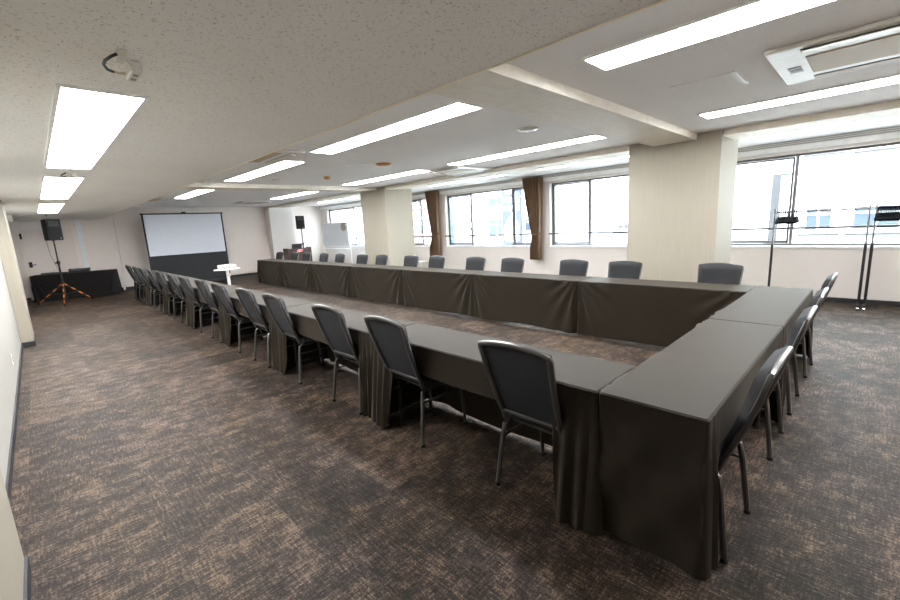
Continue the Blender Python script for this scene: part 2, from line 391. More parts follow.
building('apartment_building', 'pale blue apartment block seen between the brown curtains', 14, 9.0, 15.2, 8, M['facb'],
         [(11.3, 12.4, .75, 1.65), (11.3, 12.4, 2.2, 2.8), (13.3, 13.7, 1.75, 2.75), (13.3, 13.65, .5, 1.4), (9.3, 10.3, 1.0, 1.6), (9.3, 10.3, 2.3, 2.8)])
building('brick_building', 'reddish brick building seen past the farther curtain', 14, 15.6, 19.4, 8, M['brick'],
         [(15.9, 16.6, 1.0, 1.9), (17.0, 18.0, 1.0, 1.9), (15.9, 16.6, 2.5, 3.2), (17.0, 18.0, 2.5, 3.2)])
building('corner_building', 'white building seen through the far window behind the whiteboard', 14, 19.8, 40, 8, M['facw'], [(30.2, 31.6, 1.6, 3.0)])
# vertical sign
sg = thing('street_sign', 'tall pale lavender street sign with white lettering outside the window', 'sign', (12.0, 9.5, -4))
obj('sign_panel', box(new(), 0, .12, -.46, .46, 4.55, 7.0), M['sign'], sg)
po = new(); tube(po, [(.06, -.5, 0), (.06, -.5, 7.1)], .035, 10); tube(po, [(.06, .5, 0), (.06, .5, 7.1)], .035, 10); obj('sign_post', po, M['grey'], sg, True)
def text_mesh(s, size, name, mat, parent, loc, rot, ext=.004):
    cu = bpy.data.curves.new(name, 'FONT'); cu.body = s; cu.size = size; cu.align_x = 'CENTER'; cu.extrude = ext
    to = bpy.data.objects.new(name, cu); C.objects.link(to); dg = bpy.context.evaluated_depsgraph_get()
    me = bpy.data.meshes.new_from_object(to.evaluated_get(dg)); bpy.data.objects.remove(to); bpy.data.curves.remove(cu)
    me.materials.append(mat) if not me.materials else me.materials.__setitem__(0, mat)
    o = bpy.data.objects.new(name, me); C.objects.link(o); o.parent = parent; o.location = loc; o.rotation_euler = rot
    return o
for s, z in (('FULL', 6.55), ('WORK', 6.22), ('FOR U', 5.9)):
    text_mesh(s, .27, 'lettering', M['signw'], sg, (-.004, 0, z), (PI/2, 0, -PI/2))
arch = [(-.36, 4.75), (-.36, 5.15), (-.3, 5.42), (-.16, 5.6), (-.07, 5.68), (0, 5.86), (.07, 5.68), (.16, 5.6), (.3, 5.42), (.36, 5.15), (.36, 4.75), (.14, 4.68), (-.14, 4.68)]
obj('emblem', prism(new(), [(x, z) for x, z in arch], -.006, -.0005, rot=(0, 0, -PI/2)), M['signw'], sg)
# steel post with frame outside the wide window
sp_ = new(); box(sp_, 13.55, 13.7, 1.22, 1.42, -4, 2.42); box(sp_, 13.6, 13.66, .98, 1.22, 2.36, 2.42); box(sp_, 13.6, 13.66, .96, 1.0, -4, 2.42)
tag(obj('steel_post', sp_, M['facdark'], None), 'grey steel post and frame outside the wide window', 'post')
pn = new(); box(pn, 8.5, 8.56, 9.35, 9.47, -4, 5); tag(obj('drain_pipe', pn, M['aqua']), 'pale aqua vertical panel outside the middle window', 'panel')

# ------------------------------------------------------------------ ceiling fittings
def ceiling_light(label, group, w_=.30, ln=2.66):
    t = thing('ceiling_light', label, 'ceiling light', (0, 0, 0), 0, group)
    f = new(); e = .018
    for q in [(-w_/2-e, -w_/2, -ln/2-e, ln/2+e), (w_/2, w_/2+e, -ln/2-e, ln/2+e), (-w_/2, w_/2, -ln/2-e, -ln/2), (-w_/2, w_/2, ln/2, ln/2+e)]: box(f, *q, -.012, -.001)
    obj('light_frame', f, M['white'], t)
    for s in (-1, 1):
        y0, y1 = (.006, ln/2) if s > 0 else (-ln/2, -.006)
        obj('diffuser', box(new(), -w_/2, w_/2, y0, y1, -.010, -.002), M['lamp'], t)
    for s in (-1, 0, 1): obj('clip', box(new(), -.05, .05, s*(ln/2-.05)-.005, s*(ln/2-.05)+.005, -.013, -.0101), M['grey'], t)
    return t
lt = None
rows = [(-1.39, ZS, [(1.72, 4.38), (5.12, 7.9), (9.0, 11.75)], 'wide ceiling light on the lowered left ceiling, ', ['nearest the camera', 'middle of the row', 'farthest of the row'], 'lights on the lowered ceiling'),
        (1.15, ZC, [(-2.06, .6), (1.75, 4.4), (5.2, 7.82), (9.45, 11.95)], 'ceiling light in the row beside the lowered ceiling, ', ['nearest, cut by the photo top', 'just beyond the near beam', 'just before the far beam', 'farthest, before the screen'], 'lights in the middle ceiling row'),
        (3.64, ZC, [(-2.06, .6), (1.77, 4.43), (5.2, 7.85), (9.45, 11.95)], 'ceiling light in the row towards the windows, ', ['nearest, beside the big air conditioner', 'just beyond the near beam', 'just before the far beam', 'farthest, beyond the far beam'], 'lights in the ceiling row by the windows')]
for x, z, spans, lab, which, grp in rows:
    for (a, b), wh in zip(spans, which):
        kz = (z-.010-CZ)/(z-CZ)          # the diffuser hangs below the board
        lo_ = (CX+(x-CX)*kz, CY+((a+b)/2-CY)*kz, z); sc_ = (kz, kz*(b-a)/2.66, 1)
        if lt is None: lt = ceiling_light(lab+wh, grp); lt.location = lo_; lt.scale = sc_
        else: dup(lt, lo_, 0, lab+wh, grp).scale = sc_
# batten lights in the window bay
bt = thing('batten_light', 'slim batten light above the wide window', 'ceiling light', (5.70, -.68, ZC-.001), 0, 'slim lights above the windows')
obj('batten_body', box(new(), -.014, .014, -1.25, 1.25, -.015, 0), M['white'], bt)
obj('lamp_tube', box(new(), -.009, .009, -1.22, 1.22, -.030, -.0155, .004, 2), M['lampr'], bt)
dup(bt, (5.70, 2.88, ZC-.001), 0, 'slim batten light above the window between the two pillars, nearer')
dup(bt, (5.70, 6.09, ZC-.001), 0, 'slim batten light above the window between the brown curtains')
dup(bt, (5.70, 12.0, ZC-.001), 0, 'slim batten light above the far window')

def cassette(label, x, y, lx, ly):
    t = thing('air_conditioner', label, 'air conditioner', (x, y, ZC), 0, 'ceiling air conditioners'); bm = new()
    obj('panel', box(bm, -lx/2, lx/2, -ly/2, ly/2, -.03, -.001, .01, 2), M['whiteplastic'], t)
    obj('grille', box(new(), -lx*.24, lx*.24, -ly*.385, ly*.385, -.036, -.0301, .003, 1), M['beigegrille'], t)
    for s in (-1, 1):
        v = new(); box(v, s*lx*.39-.045, s*lx*.39+.045, -ly*.39, ly*.39, -.032, -.0301); lo = obj('air_outlet', v, M['darkgrey'], t)
        fl = new(); box(fl, -.042, .026, -ly*.385, ly*.385, -.003, .003, loc=(s*lx*.39+.006*s, 0, -.038), rot=(0, s*.12, 0)); obj('louvre', fl, M['whiteplastic'], lo)
    sn = new(); box(sn, -.02, .14, ly*.44-.045, ly*.44+.03, -.034, -.0301); so_ = obj('sensor_window', sn, M['alu'], t)
    box_ = new(); box(box_, .04, .10, ly*.44-.04, ly*.44+.02, -.037, -.0341); obj('sensor', box_, M['black'], so_)
    return t
cassette('large ceiling air conditioner with beige grille at the upper right', 2.34, -1.02, 1.0, 1.62)
cassette('ceiling air conditioner beside the lowered ceiling, before the far beam', .42, 4.85, .95, 1.0)
cassette('ceiling air conditioner near the window side beam', 4.22, 4.9, .95, .95)
cassette('ceiling air conditioner near the screen', .5, 11.9, .95, 1.0)
cassette('ceiling air conditioner near the far right ceiling corner', 3.4, 13.2, .9, .9)

def hatch(label, x, y, s):
    t = thing('ceiling_hatch', label, 'hatch', (x, y, ZC), 0, 'ceiling inspection hatches')
    obj('hatch_panel', box(new(), -s/2+.012, s/2-.012, -s/2+.012, s/2-.012, -.004, -.001), M['ceil'], t)
    for q in [(-s/2, s/2, -s/2, -s/2+.03), (-s/2, s/2, s/2-.03, s/2)]: obj('hatch_edge', box(new(), *q, -.006, -.0005), M['white'], t)
hatch('square ceiling hatch beside the big air conditioner', 2.36, .23, .45)
hatch('square ceiling hatch before the far beam', 2.25, 5.1, .4)
def disc(name, label, cat, x, y, r, h, mat, group=None):
    t = thing(name, label, cat, (x, y, ZC), 0, group)
    obj('base', lathe(new(), [(r, -.001), (r, -h*.5), (r*.95, -h*.6)], seg=24), M['whiteplastic'] if mat is not M['orangep'] else mat, t, True)
    obj('cover', lathe(new(), [(r*.82, -h*.6), (r*.72, -h*.95), (r*.4, -h), (.002, -h)], seg=24), mat, t, True)
disc('ceiling_speaker', 'round white ceiling speaker just beyond the near beam', 'ceiling speaker', 2.38, 2.0, .11, .03, M['whiteplastic'])
disc('smoke_detector', 'small orange smoke detector before the far beam', 'smoke detector', 2.44, 6.62, .06, .05, M['orangep'])
disc('ceiling_disc', 'flat orange disc on the ceiling beside a hatch', 'ceiling fitting', 2.45, 4.82, .12, .03, M['orangep'])
disc('smoke_detector', 'small white smoke detector by the air conditioner near the windows', 'smoke detector', 3.72, 4.9-.1+.1, .06, .03, M['whiteplastic']) if False else None
disc('smoke_detector', 'small white smoke detector close to the far beam', 'smoke detector', 1.75, 7.3, .07, .03, M['whiteplastic'])

# cable hook-ups on the lowered ceiling
def hookup(label, loc):
    t = thing('cable_outlet', label, 'cable outlet', loc, 0, 'cable outlets on the lowered ceiling')
    obj('mount_plate', box(new(), -.038, -.005, -.16, -.06, -.022, -.001, .004, 1), M['whiteplastic'], t)
    b = obj('socket_box', box(new(), .012, .05, -.06, .07, -.042, -.001, .005, 1), M['whiteplastic'], t)
    for yy in (-.02, .03): obj('socket', box(new(), .024, .04, yy-.010, yy+.010, -.045, -.0421), M['grey'], b)
    c = new(); tube(c, [(-.036, -.15, -.018), (-.055, -.15, -.03), (-.068, -.11, -.034), (-.068, -.06, -.034), (-.052, -.01, -.034), (-.03, .02, -.03)], .005, 10); cb = obj('cable', c, M['hookcable'], t, True)
    p = new(); tube(p, [(-.03, .02, -.03), (-.01, .03, -.028), (.012, .03, -.025)], .0045, 8); obj('plug', p, M['beigeplastic'], cb, True)
    a = new(); tube(a, [(-.005, -.09, -.012), (.01, -.08, -.018), (.02, -.061, -.018)], .0035, 8); obj('wire', a, M['beigeplastic'], t, True)
    return t
hk = hookup('cable outlet with black cable loop before the nearest soffit light', (-1.38, 1.27, ZS))
dup(hk, (-1.37, 4.72, ZS), 0, 'cable outlet with black cable loop before the second soffit light')
dup(hk, (-1.36, 12.3, ZS), 0, 'cable outlet beyond the farthest soffit light')
eb = new(); box(eb, XL+.001, XL+.15, 12.2, 12.3, 2.03, 2.168, .005, 1); tag(obj('wall_box', eb, M['whiteplastic']), 'small white box high on the left wall beneath the lowered ceiling', 'wall box')

ol = thing('wall_outlet', 'small white outlet plate low on the left wall', 'wall outlet', (XL, 5.45, .33))
obj('plate', box(new(), .0005, .01, -.035, .035, -.06, .06, .003, 1), M['whiteplastic'], ol)
obj('socket', box(new(), .0101, .013, -.018, .018, -.03, .03, .002, 1), M['grey'], ol)

# ------------------------------------------------------------------ tables and cloths
T, D, LX, HT = 1.8007, .447, 3.5696, .70
def make_table():
    t = thing('folding_table', '', 'table', (0, 0, 0), 0, 'folding tables under the cloths')
    obj('tabletop', box(new(), -T/2+.02, T/2-.02, -D/2+.015, D/2-.015, HT-.035, HT-.006, .004, 1), M['tabtop'], t)
    for sx in (-1, 1):
        for sy in (-1, 1):
            l = new(); tube(l, [(sx*.72, sy*.15, HT-.036), (sx*.72, sy*.15, .02)], .014, 8); lo = obj('leg', l, M['blackmetal'], t, True)
            obj('foot_cap', lathe(new(), [(.018, 0), (.018, .03), (.014, .035)], (sx*.72, sy*.15, 0), 10), M['rubber'], lo, True)
    for sx in (-1, 1): obj('crossbar', tube(new(), [(sx*.72, -.15, .12), (sx*.72, .15, .12)], .011, 8), M['blackmetal'], t, True)
    obj('shelf', box(new(), -.66, .66, -.10, .14, .56, .575), M['blackmetal'], t)
    return t
def smooth01(x): x = max(0, min(1, x)); return x*x*(3-2*x)
def cloth_bm(seed, endflare=(.004, .004), front_full=True, back_short=True, wrap=.17, flare_back=.05, bottom=.012):
    """local: length along x, front (long drop) at +y, chair side at -y"""
    rng = random.Random(seed)
    a, b = T/2-.004, D/2-.001; R = .012
    pts = []    # (x, y, nx, ny, side, u)
    def seg(x0, y0, x1, y1, n, nx, ny, side):
        for i in range(n):
            u = i/n; pts.append((x0+(x1-x0)*u, y0+(y1-y0)*u, nx, ny, side))
    xs = []
    # dense near the ends on long sides
    def longside(y, ny, side, rev):
        n = 150; L = 2*(a-R)
        us = [i/n for i in range(n)]
        for u in us:
            x = (-(a-R)+L*u) if not rev else ((a-R)-L*u)
            pts.append((x, y, 0, ny, side))
    def corner(cx, cy, a0):
        for i in range(5):
            an = a0+PI/2*i/5; pts.append((cx+R*math.cos(an), cy+R*math.sin(an), math.cos(an), math.sin(an), 'c'))
    longside(-b, -1, 'b', False); corner(a-R, -b+R, -PI/2)
    for i in range(40): pts.append((a, -b+R+(2*b-2*R)*i/40, 1, 0, 'r'))
    corner(a-R, b-R, 0); longside(b, 1, 'f', True); corner(-a+R, b-R, PI/2)
    for i in range(40): pts.append((-a, b-R-(2*b-2*R)*i/40, -1, 0, 'l'))
    corner(-a+R, -b+R, PI)
    ph = [rng.uniform(0, 6.28) for _ in range(12)]; kk = [rng.uniform(.8, 1.25) for _ in range(6)]
    ROWS = 26; full = HT-bottom
    bm = bmesh.new(); grid = []
    for (x, y, nx, ny, side) in pts:
        col = []
        dl = x+a; dr = a-x; dend = min(dl, dr)
        if back_short and (side == 'b' or (side == 'c' and ny < -.5)):
            wl = wrap*(1+.12*math.sin(ph[0])); wr = wrap*(1+.12*math.sin(ph[1]))
            edge = (dl-wl) if dl < dr else (dr-wr)
            sh = .175+.035*math.sin(PI*max(0, min(1, (x+a)/(2*a))))
            drop = full+(sh-full)*smooth01((edge+.035)/.07)
        else: drop = full-.008*(1+math.sin(x*5+ph[2]))*(side == 'f')
        for r in range(ROWS+1):
            t = r/ROWS; dz = drop*t; tz = dz/HT; off = .0025
            if side == 'f' or (side == 'c' and ny > .5):
                q = max(.0, dend); w_ = math.exp(-(q/.30)**2)
                # swags radiating from the top corner
                ang = math.atan2(q, dz+.06); rad = math.hypot(q, dz)
                off += .028*w_*min(1, rad/.35)*(1+math.sin(ang*17*kk[0 if dl < dr else 1]+ph[3 if dl < dr else 4]))*smooth01(q/.04)
                off += .008*tz*(1+math.sin(x*6.5*kk[2]+ph[5]+dz*1.5))*.5
                off += .012*tz**2
                off *= 1-.75*math.exp(-(q/.03)**2)*(1)
            elif side == 'b' or (side == 'c' and ny < -.5):
                q = dend; w_ = 1-smooth01((q-wrap*.9)/.1)
                off += flare_back*tz*w_
                off += .014*w_*min(1, tz*2.2)*math.sin(q*95*kk[3]+ph[6 if dl < dr else 7]+.8*tz)*smooth01(q/.03)
                off += .02*math.exp(-((q-.16)/.07)**2)*tz*w_
                off = max(off, .002)
            else:
                fl = endflare[0] if (side == 'l' or (side == 'c' and nx < 0)) else endflare[1]
                if fl > .01:
                    off += fl*tz*(.65+.35*math.sin(y*9+ph[9]))+.009*min(1, tz*3)*math.sin((y*1.3-dz*.9)*16+ph[10])+.006*min(1, tz*3)*math.sin((y+dz*.7)*22+ph[11])
                    off = max(off, .002)
                else: off = .0015
            z = HT-.0-dz
            # rounded top edge
            if r == 0: px, py, z = x-nx*.006, y-ny*.006, HT+.001
            else: px, py = x+nx*off, y+ny*off
            if r == 1: z = HT-.006
            col.append(bm.verts.new((px, py, z)))
        grid.append(col)
    n = len(grid)
    for i in range(n):
        A, B = grid[i], grid[(i+1) % n]
        for r in range(ROWS): bm.faces.new((A[r], A[r+1], B[r+1], B[r]))
    bm.faces.new([bm.verts.new(c[0].co) for c in grid])
    return bm
def cloth_obj(label, group, seed, loc, rz, **kw):
    o = obj('tablecloth', cloth_bm(seed, **kw), kw_mat, None, True); o.location = loc; o.rotation_euler = (0, 0, rz)
    return tag(o, label, 'tablecloth', group)
kw_mat = M['cloth']
tb = None
def put_table(loc, rz, label):
    global tb
    if tb is None: tb = make_table(); tb.location = loc; tb.rotation_euler = (0, 0, rz); tb['label'] = label
    else: dup(tb, loc, rz, label)
O7 = ['nearest', 'second', 'third', 'fourth', 'fifth', 'sixth', 'farthest']
def ordl(i): return O7[i] if i in (0, 6) else O7[i]+' nearest'
mesh_cache = {}
def cl(key, seed, loc, rz, label, group, **kw):
    if key not in mesh_cache:
        o = cloth_obj(label, group, seed, loc, rz, **kw); mesh_cache[key] = o
    else:
        o = mesh_cache[key].copy(); C.objects.link(o); o.location = loc; o.rotation_euler = (0, 0, rz); o['label'] = label; o['group'] = group
for k in range(7):
    yc = T*(k+.5)+.0
    # aisle-side row: front (full drop) faces +X, chairs at -X : local y -> +X  => rz=-90
    put_table((D/2+.002, yc+.002, 0), -PI/2, 'folding table under the %s cloth of the aisle-side row' % ordl(k))
    # local +x maps to -Y ; left end (-x) is far end
    ef = (.05, .004) if k == 6 else (.004, .004)
    cl('L%d' % (0 if k == 0 else 9 if k == 6 else 1+k % 3), 11+k, (D/2+.002, yc+.002, 0), -PI/2,
       'dark olive tablecloth on the aisle-side row, %s table to camera' % ordl(k), 'cloths of the aisle-side row',
       endflare=ef, flare_back=.08 if k == 0 else .045, wrap=.205 if k == 0 else .19)
    put_table((LX-D/2-.002, yc+.002, 0), PI/2, 'folding table under the %s cloth of the window-side row' % ordl(k))
    ef = (.004, .05) if k == 6 else (.004, .004)
    cl('R%d' % (9 if k == 6 else k % 4), 31+k, (LX-D/2-.002, yc+.002, 0), PI/2,
       'dark olive tablecloth on the window-side row, %s table to camera' % ordl(k), 'cloths of the window-side row', endflare=ef)
for k in range(2):
    xc = LX/2*(k+.5); s = (LX/2)/T
    nm = ['nearer the camera, with its creased end showing', 'farther from the camera'][k]
    put_table((xc, -D/2-.002, 0), 0, 'folding table under the end cloth %s' % ['nearer the camera', 'farther from the camera'][k])
    o = cloth_obj('dark olive tablecloth on the short end table, '+nm, 'cloths of the short end', 51+k, (xc, -D/2-.002, 0), 0,
                  endflare=(.03, .004) if k == 0 else (.004, .05), flare_back=.03, wrap=.10)
    o.scale = (s, 1, 1)

# ------------------------------------------------------------------ chairs
def make_chair():
    t = thing('banquet_chair', '', 'chair')
    # seat
    s = new(); box(s, -.205, .205, -.168, .205, .395, .455, .022, 3)
    obj('seat', s, M['pad'], t, True)
    sf = new(); box(sf, -.19, .19, -.14, .19, .372, .394, .004, 1); obj('seat_frame', sf, M['frame'], t)
    # back plane: bottom (y-.14,z.42) top (y-.355,z.87)
    B0 = Vector((0, -.208, .462)); B1 = Vector((0, -.347, .872)); up = (B1-B0).normalized(); n = Vector((0, -up.z, up.y))  # rearward normal
    if n.y > 0: n = -n
    Lb = (B1-B0).length
    def P(x, s_, d=0): 
        bend = .010*math.sin(PI*max(0, min(1, s_)))
        return B0+Vector((x, 0, 0))+up*(s_*Lb)+n*(d+bend-.0)
    def hw(s_): return .183+.029*s_
    path = [P(-hw(-.14), -.14)]+[P(-hw(i/8), i/8) for i in range(0, 8)]+[P(-hw(.975), .975), P(-hw(1)+.004, .998), P(-hw(1)+.022, 1.012)]
    topn = 12
    for i in range(1, topn):
        x = -.19+.38*i/topn; path.append(P(x, 1.012+.05*(1-(x/.19)**2)))
    path2 = [P(hw(1)-.022, 1.012), P(hw(1)-.004, .998), P(hw(.975), .975)]+[P(hw(i/8), i/8) for i in range(7, -1, -1)]+[P(hw(-.14), -.14)]
    f = new(); sqtube(f, path+path2, .024, .030, n)
    sqtube(f, [P(-.178, .0), P(.178, .0)], .020, .026, n)
    obj('back_frame', f, M['frame'], t, True)
    # pad: front side, follows the frame outline
    b = new(); cols = []
    NX, NS = 12, 12; rows_f = []; rows_b = []
    for j in range(NS+1):
        rf = []; rb = []
        for i in range(NX+1):
            u = -1+2*i/NX; s_ = -.03+1.055*j/NS
            x = u*(hw(max(0, s_))+.004)
            s2 = s_+.05*(1-u*u)*(j/NS)**3
            edge = min(1, (1-abs(u))*6, (j/NS)*7, (1-j/NS)*9)
            rf.append(b.verts.new(P(x, s2, -.013-(.018+.020*min(1, j/NS))*math.sqrt(max(0, edge)))))
            ui = min(1, max(-1, u))
            rb.append(b.verts.new(P(x*.955, s2-.012*(j/NS) , -.004)))
        rows_f.append(rf); rows_b.append(rb)
    for R_ in (rows_f, rows_b):
        for j in range(NS):
            for i in range(NX): b.faces.new((R_[j][i], R_[j][i+1], R_[j+1][i+1], R_[j+1][i]))
    loopf = rows_f[0]+[r_[-1] for r_ in rows_f[1:]]+rows_f[-1][-2::-1]+[r_[0] for r_ in rows_f[-2:0:-1]]
    loopb = rows_b[0]+[r_[-1] for r_ in rows_b[1:]]+rows_b[-1][-2::-1]+[r_[0] for r_ in rows_b[-2:0:-1]]
    for k in range(len(loopf)):
        b.faces.new((loopf[k], loopf[(k+1) % len(loopf)], loopb[(k+1) % len(loopb)], loopb[k]))
    obj('backrest', b, M['pad'], t, True)
    for sx in (-1, 1):
        x = sx*.178
        l = new(); sqtube(l, [(sx*.212, -.242, .008), (sx*.19, -.206, .31), (sx*.184, -.194, .372), (sx*.182, -.17, .384), (sx*.18, -.12, .386)], .022, .024, (1, 0, 0))
        lo = obj('leg', l, M['frame'], t, True)
        obj('foot_cap', lathe(new(), [(.015, 0), (.016, .01), (.012, .018)], (sx*.212, -.242, 0), 10), M['rubber'], lo, True)
        l = new(); sqtube(l, [(sx*.195, .192, .008), (sx*.187, .172, .28), (sx*.184, .160, .355), (sx*.182, .135, .376), (sx*.18, .09, .384)], .022, .024, (1, 0, 0))
        lo = obj('leg', l, M['frame'], t, True)
        obj('foot_cap', lathe(new(), [(.015, 0), (.016, .01), (.012, .018)], (sx*.196, .193, 0), 10), M['rubber'], lo, True)
        st = new(); tube(st, [(sx*.190, -.208, .30), (sx*.186, .168, .30)], .008, 8); obj('stretcher', st, M['frame'], t, True)
    return t
ch = make_chair(); first = [True]
def chair(x, y, rz, label, group):
    if first[0]:
        first[0] = False; ch.location = (x, y, 0); ch.rotation_euler = (0, 0, rz); ch['label'] = label; ch['group'] = group
    else: dup(ch, (x, y, 0), rz, label, group)
LY = [.36, 1.43, 2.22, 3.29, 4.09, 5.03, 5.8, 6.8, 7.62, 8.58, 9.43, 10.37, 11.2, 12.2]
RY = [.385, 1.46, 2.19, 3.27, 4.08, 5.08, 5.84, 6.88, 7.64, 8.66, 9.49, 10.49, 11.23, 12.3]
XC = [.375, 1.42, 2.2, 3.14]
def o14(k): return ORD[k] if k in (0, 13) else ORD[k]+' from the near end'
for k, y in enumerate(LY):
    chair(.19, y, -PI/2+random.uniform(-.03, .03), 'charcoal banquet chair in the aisle-side row, %s' % (o14(k) if k else 'nearest the camera'), 'chairs of the aisle-side row')
for k, y in enumerate(RY):
    chair(LX-.168, y, PI/2+random.uniform(-.03, .03), 'charcoal banquet chair in the window-side row, %s' % (o14(k) if k else 'nearest the end table'), 'chairs of the window-side row')
for k, x in enumerate(XC):
    chair(x, -.265, random.uniform(-.02, .02), 'charcoal banquet chair at the short end table, %s' % ['nearest the camera', 'second from the camera', 'third from the camera', 'farthest from the camera'][k], 'chairs of the short end')

# ------------------------------------------------------------------ projection screen
ps = thing('projection_screen', 'large free standing projection screen before the back wall', 'projection screen', (1.79, 14.55, 0))
obj('screen_surface', box(new(), -1.06, 1.06, -.008, 0, .99, 2.225), M['screen'], ps)
obj('black_drop', box(new(), -1.06, 1.06, -.009, 0, .10, .9895), M['screenblack'], ps)
for q in ((-1.105, -1.061), (1.061, 1.105)): obj('side_border', box(new(), *q, -.012, .004, .10, 2.225), M['screenblack'], ps)
tpb = obj('top_bar', box(new(), -1.13, 1.13, -.02, .015, 2.226, 2.265, .004, 1), M['black'], ps)
obj('top_handle', box(new(), -.06, .06, -.025, .02, 2.266, 2.30, .004, 1), M['black'], tpb)
obj('base_case', box(new(), -1.13, 1.13, -.06, .06, .012, .099, .008, 1), M['black'], ps)
f = new(); box(f, -.9, -.82, -.2, .2, 0, .011); box(f, .82, .9, -.2, .2, 0, .011); obj('foot', f, M['black'], ps)
f = new(); tube(f, [(0, .045, .1), (0, .045, 2.22)], .014, 8); obj('support_arm', f, M['blackmetal'], ps, True)

# projector stand + projector
px_, py_ = 1.26, 9.3
st = thing('projector_stand', 'white projector stand between the two table rows', 'stand', (px_, py_, 0), .5)
obj('shelf', box(new(), -.21, .21, -.17, .17, .745, .77, .006, 1), M['white'], st)
f = new(); tube(f, [(0, 0, .06), (0, 0, .745)], .032, 14); po = obj('column', f, M['white'], st, True)
f = new(); box(f, -.04, .04, -.037, -.032, .60, .66, .003, 1); obj('height_lever', f, M['beigeplastic'], po)
f = new()
for a in range(4): box(f, 0, .26, -.02, .02, .05, .075, loc=(0, 0, 0), rot=(0, 0, PI/4+a*PI/2))
obj('base', f, M['white'], st)
for a in range(4):
    an = PI/4+a*PI/2; obj('caster', lathe(new(), [(.024, -.012), (.024, .012)], (.25*math.cos(an), .25*math.sin(an), .025), 12, (PI/2, 0, an)), M['rubber'], st, True)
pj = thing('projector', 'white projector lying on the stand between the tables', 'projector', (px_, py_, .7705), .4)
obj('body', box(new(), -.15, .15, -.12, .12, .012, .09, .015, 2), M['whiteplastic'], pj, True)
obj('lens', lathe(new(), [(.035, 0), (.04, .03), (.03, .032), (.028, .02)], (.07, .119, .052), 18, (-PI/2, 0, 0)), M['black'], pj, True)
f = new()
for i in range(5): box(f, -.13, -.02, -.124, -.1201, .03+.012*i, .036+.012*i)
obj('vent', f, M['grey'], pj)
f = new()
for x in (-.13, .13):
    for y in (-.09, .09): box(f, x-.012, x+.012, y-.012, y+.012, 0, .0125)
obj('foot', f, M['grey'], pj)

# ------------------------------------------------------------------ back left: equipment table, speaker
ang = -.235; ebx, eby = -1.0, 14.83
et = dup(tb, (ebx, eby, 0), ang, 'folding table under the black cloth by the back door', 'equipment table')
kw_mat = M['bcloth']
cloth_obj('black tablecloth hanging to the floor on the equipment table', None, 77, (ebx, eby, 0), ang+PI, endflare=(.02, .02), back_short=False)
ca, sa = math.cos(ang), math.sin(ang)
def onT(u, v, z=HT+.003): return (ebx+u*ca-v*sa, eby+u*sa+v*ca, z)
lp = thing('laptop', 'dark grey closed laptop and pad on the left of the black equipment table', 'laptop', onT(-.52, -.02), ang)
obj('base', box(new(), -.17, .17, -.12, .12, 0, .022, .004, 1), M['darkgrey'], lp); obj('lid', box(new(), -.17, .17, -.12, .12, .0225, .045, .006, 1), M['darkgrey'], lp)
mx = thing('audio_mixer', 'black audio mixer with cable loop on the equipment table', 'audio mixer', onT(.1, 0), ang)
obj('body', prism(new(), [(-.12, 0), (.12, 0), (.12, .10), (-.12, .05)], -.2, .2, rot=(0, 0, PI/2)), M['black'], mx)
f = new(); box(f, -.215, -.2, -.12, .12, 0, .11, .004, 1); box(f, .2, .215, -.12, .12, 0, .11, .004, 1); obj('side_cheek', f, M['black'], mx)
f = new()
for i in range(8): lathe(f, [(.008, 0), (.006, .015)], (-.15+.04*i, -.02, .078), 8)
obj('knob', f, M['grey'], mx, True)
f = new(); tube(f, [(.06+.07*math.cos(t_*PI/8), .05, .105+.055*math.sin(t_*PI/8)) for t_ in range(9)], .005, 8); obj('cable', f, M['beigeplastic'], mx, True)
rb = thing('remote_receiver', 'small dark box beside the laptop on the equipment table', 'receiver', onT(-.24, 0), ang)
obj('body', box(new(), -.09, .09, -.08, .08, 0, .03, .004, 1), M['black'], rb); f = new(); tube(f, [(.07, .06, .03), (.07, .06, .07)], .003, 6); obj('antenna', f, M['black'], rb)
pb = thing('power_box', 'white power box with dark plugs beside the equipment table', 'power box', (.0, YB-.002, 0))
obj('cover', box(new(), -.13, .13, -.07, -.0, .16, .50, .006, 1), M['whiteplastic'], pb)
f = new()
for z in (.25, .38): box(f, -.10, -.02, -.11, -.0701, z-.04, z+.04, .008, 1)
obj('plug', f, M['darkgrey'], pb)
f = new(); box(f, .06, .11, -.05, -.001, .0, .159); obj('conduit', f, M['whiteplastic'], pb)

def speaker(label, loc, rz, h=.50):
    t = thing('loudspeaker', label, 'loudspeaker', loc, rz, 'loudspeakers on stands'); b = new()
    poly = [(-.16, -.13), (.16, -.13), (.11, .15), (-.11, .15)]
    tb_ = bmesh.new(); A = [tb_.verts.new((x, y, 0)) for x, y in poly]; B_ = [tb_.verts.new((x, y, h)) for x, y in poly]
    tb_.faces.new(A[::-1]); tb_.faces.new(B_)
    for k in range(4): tb_.faces.new((A[k], A[(k+1) % 4], B_[(k+1) % 4], B_[k]))
    bmesh.ops.bevel(tb_, geom=list(tb_.edges), offset=.02, segments=3, profile=.5, affect='EDGES'); merge(b, tb_)
    obj('cabinet', b, M['black'], t, True)
    g = obj('grille', box(new(), -.135, .135, -.145, -.1305, .03, h*.62, .006, 1), M['grille'], t)
    obj('horn', prism(new(), [(-.11, h*.66), (.11, h*.66), (.09, h*.92), (-.09, h*.92)], -.137, -.1305), M['darkgrey'], t)
    f = new(); lathe(f, [(.02, 0), (.02, .004)], (.09, -.146, .05), 12, (PI/2, 0, 0)); obj('badge', f, M['alu'], g)
    f = new(); tube(f, [(-.172, 0, h*.45), (-.172, .0, h*.7)], .012, 8)
    obj('socket', lathe(new(), [(.03, 0), (.03, .02)], (0, 0, -.021), 14), M['blackmetal'], t, True)
    return t
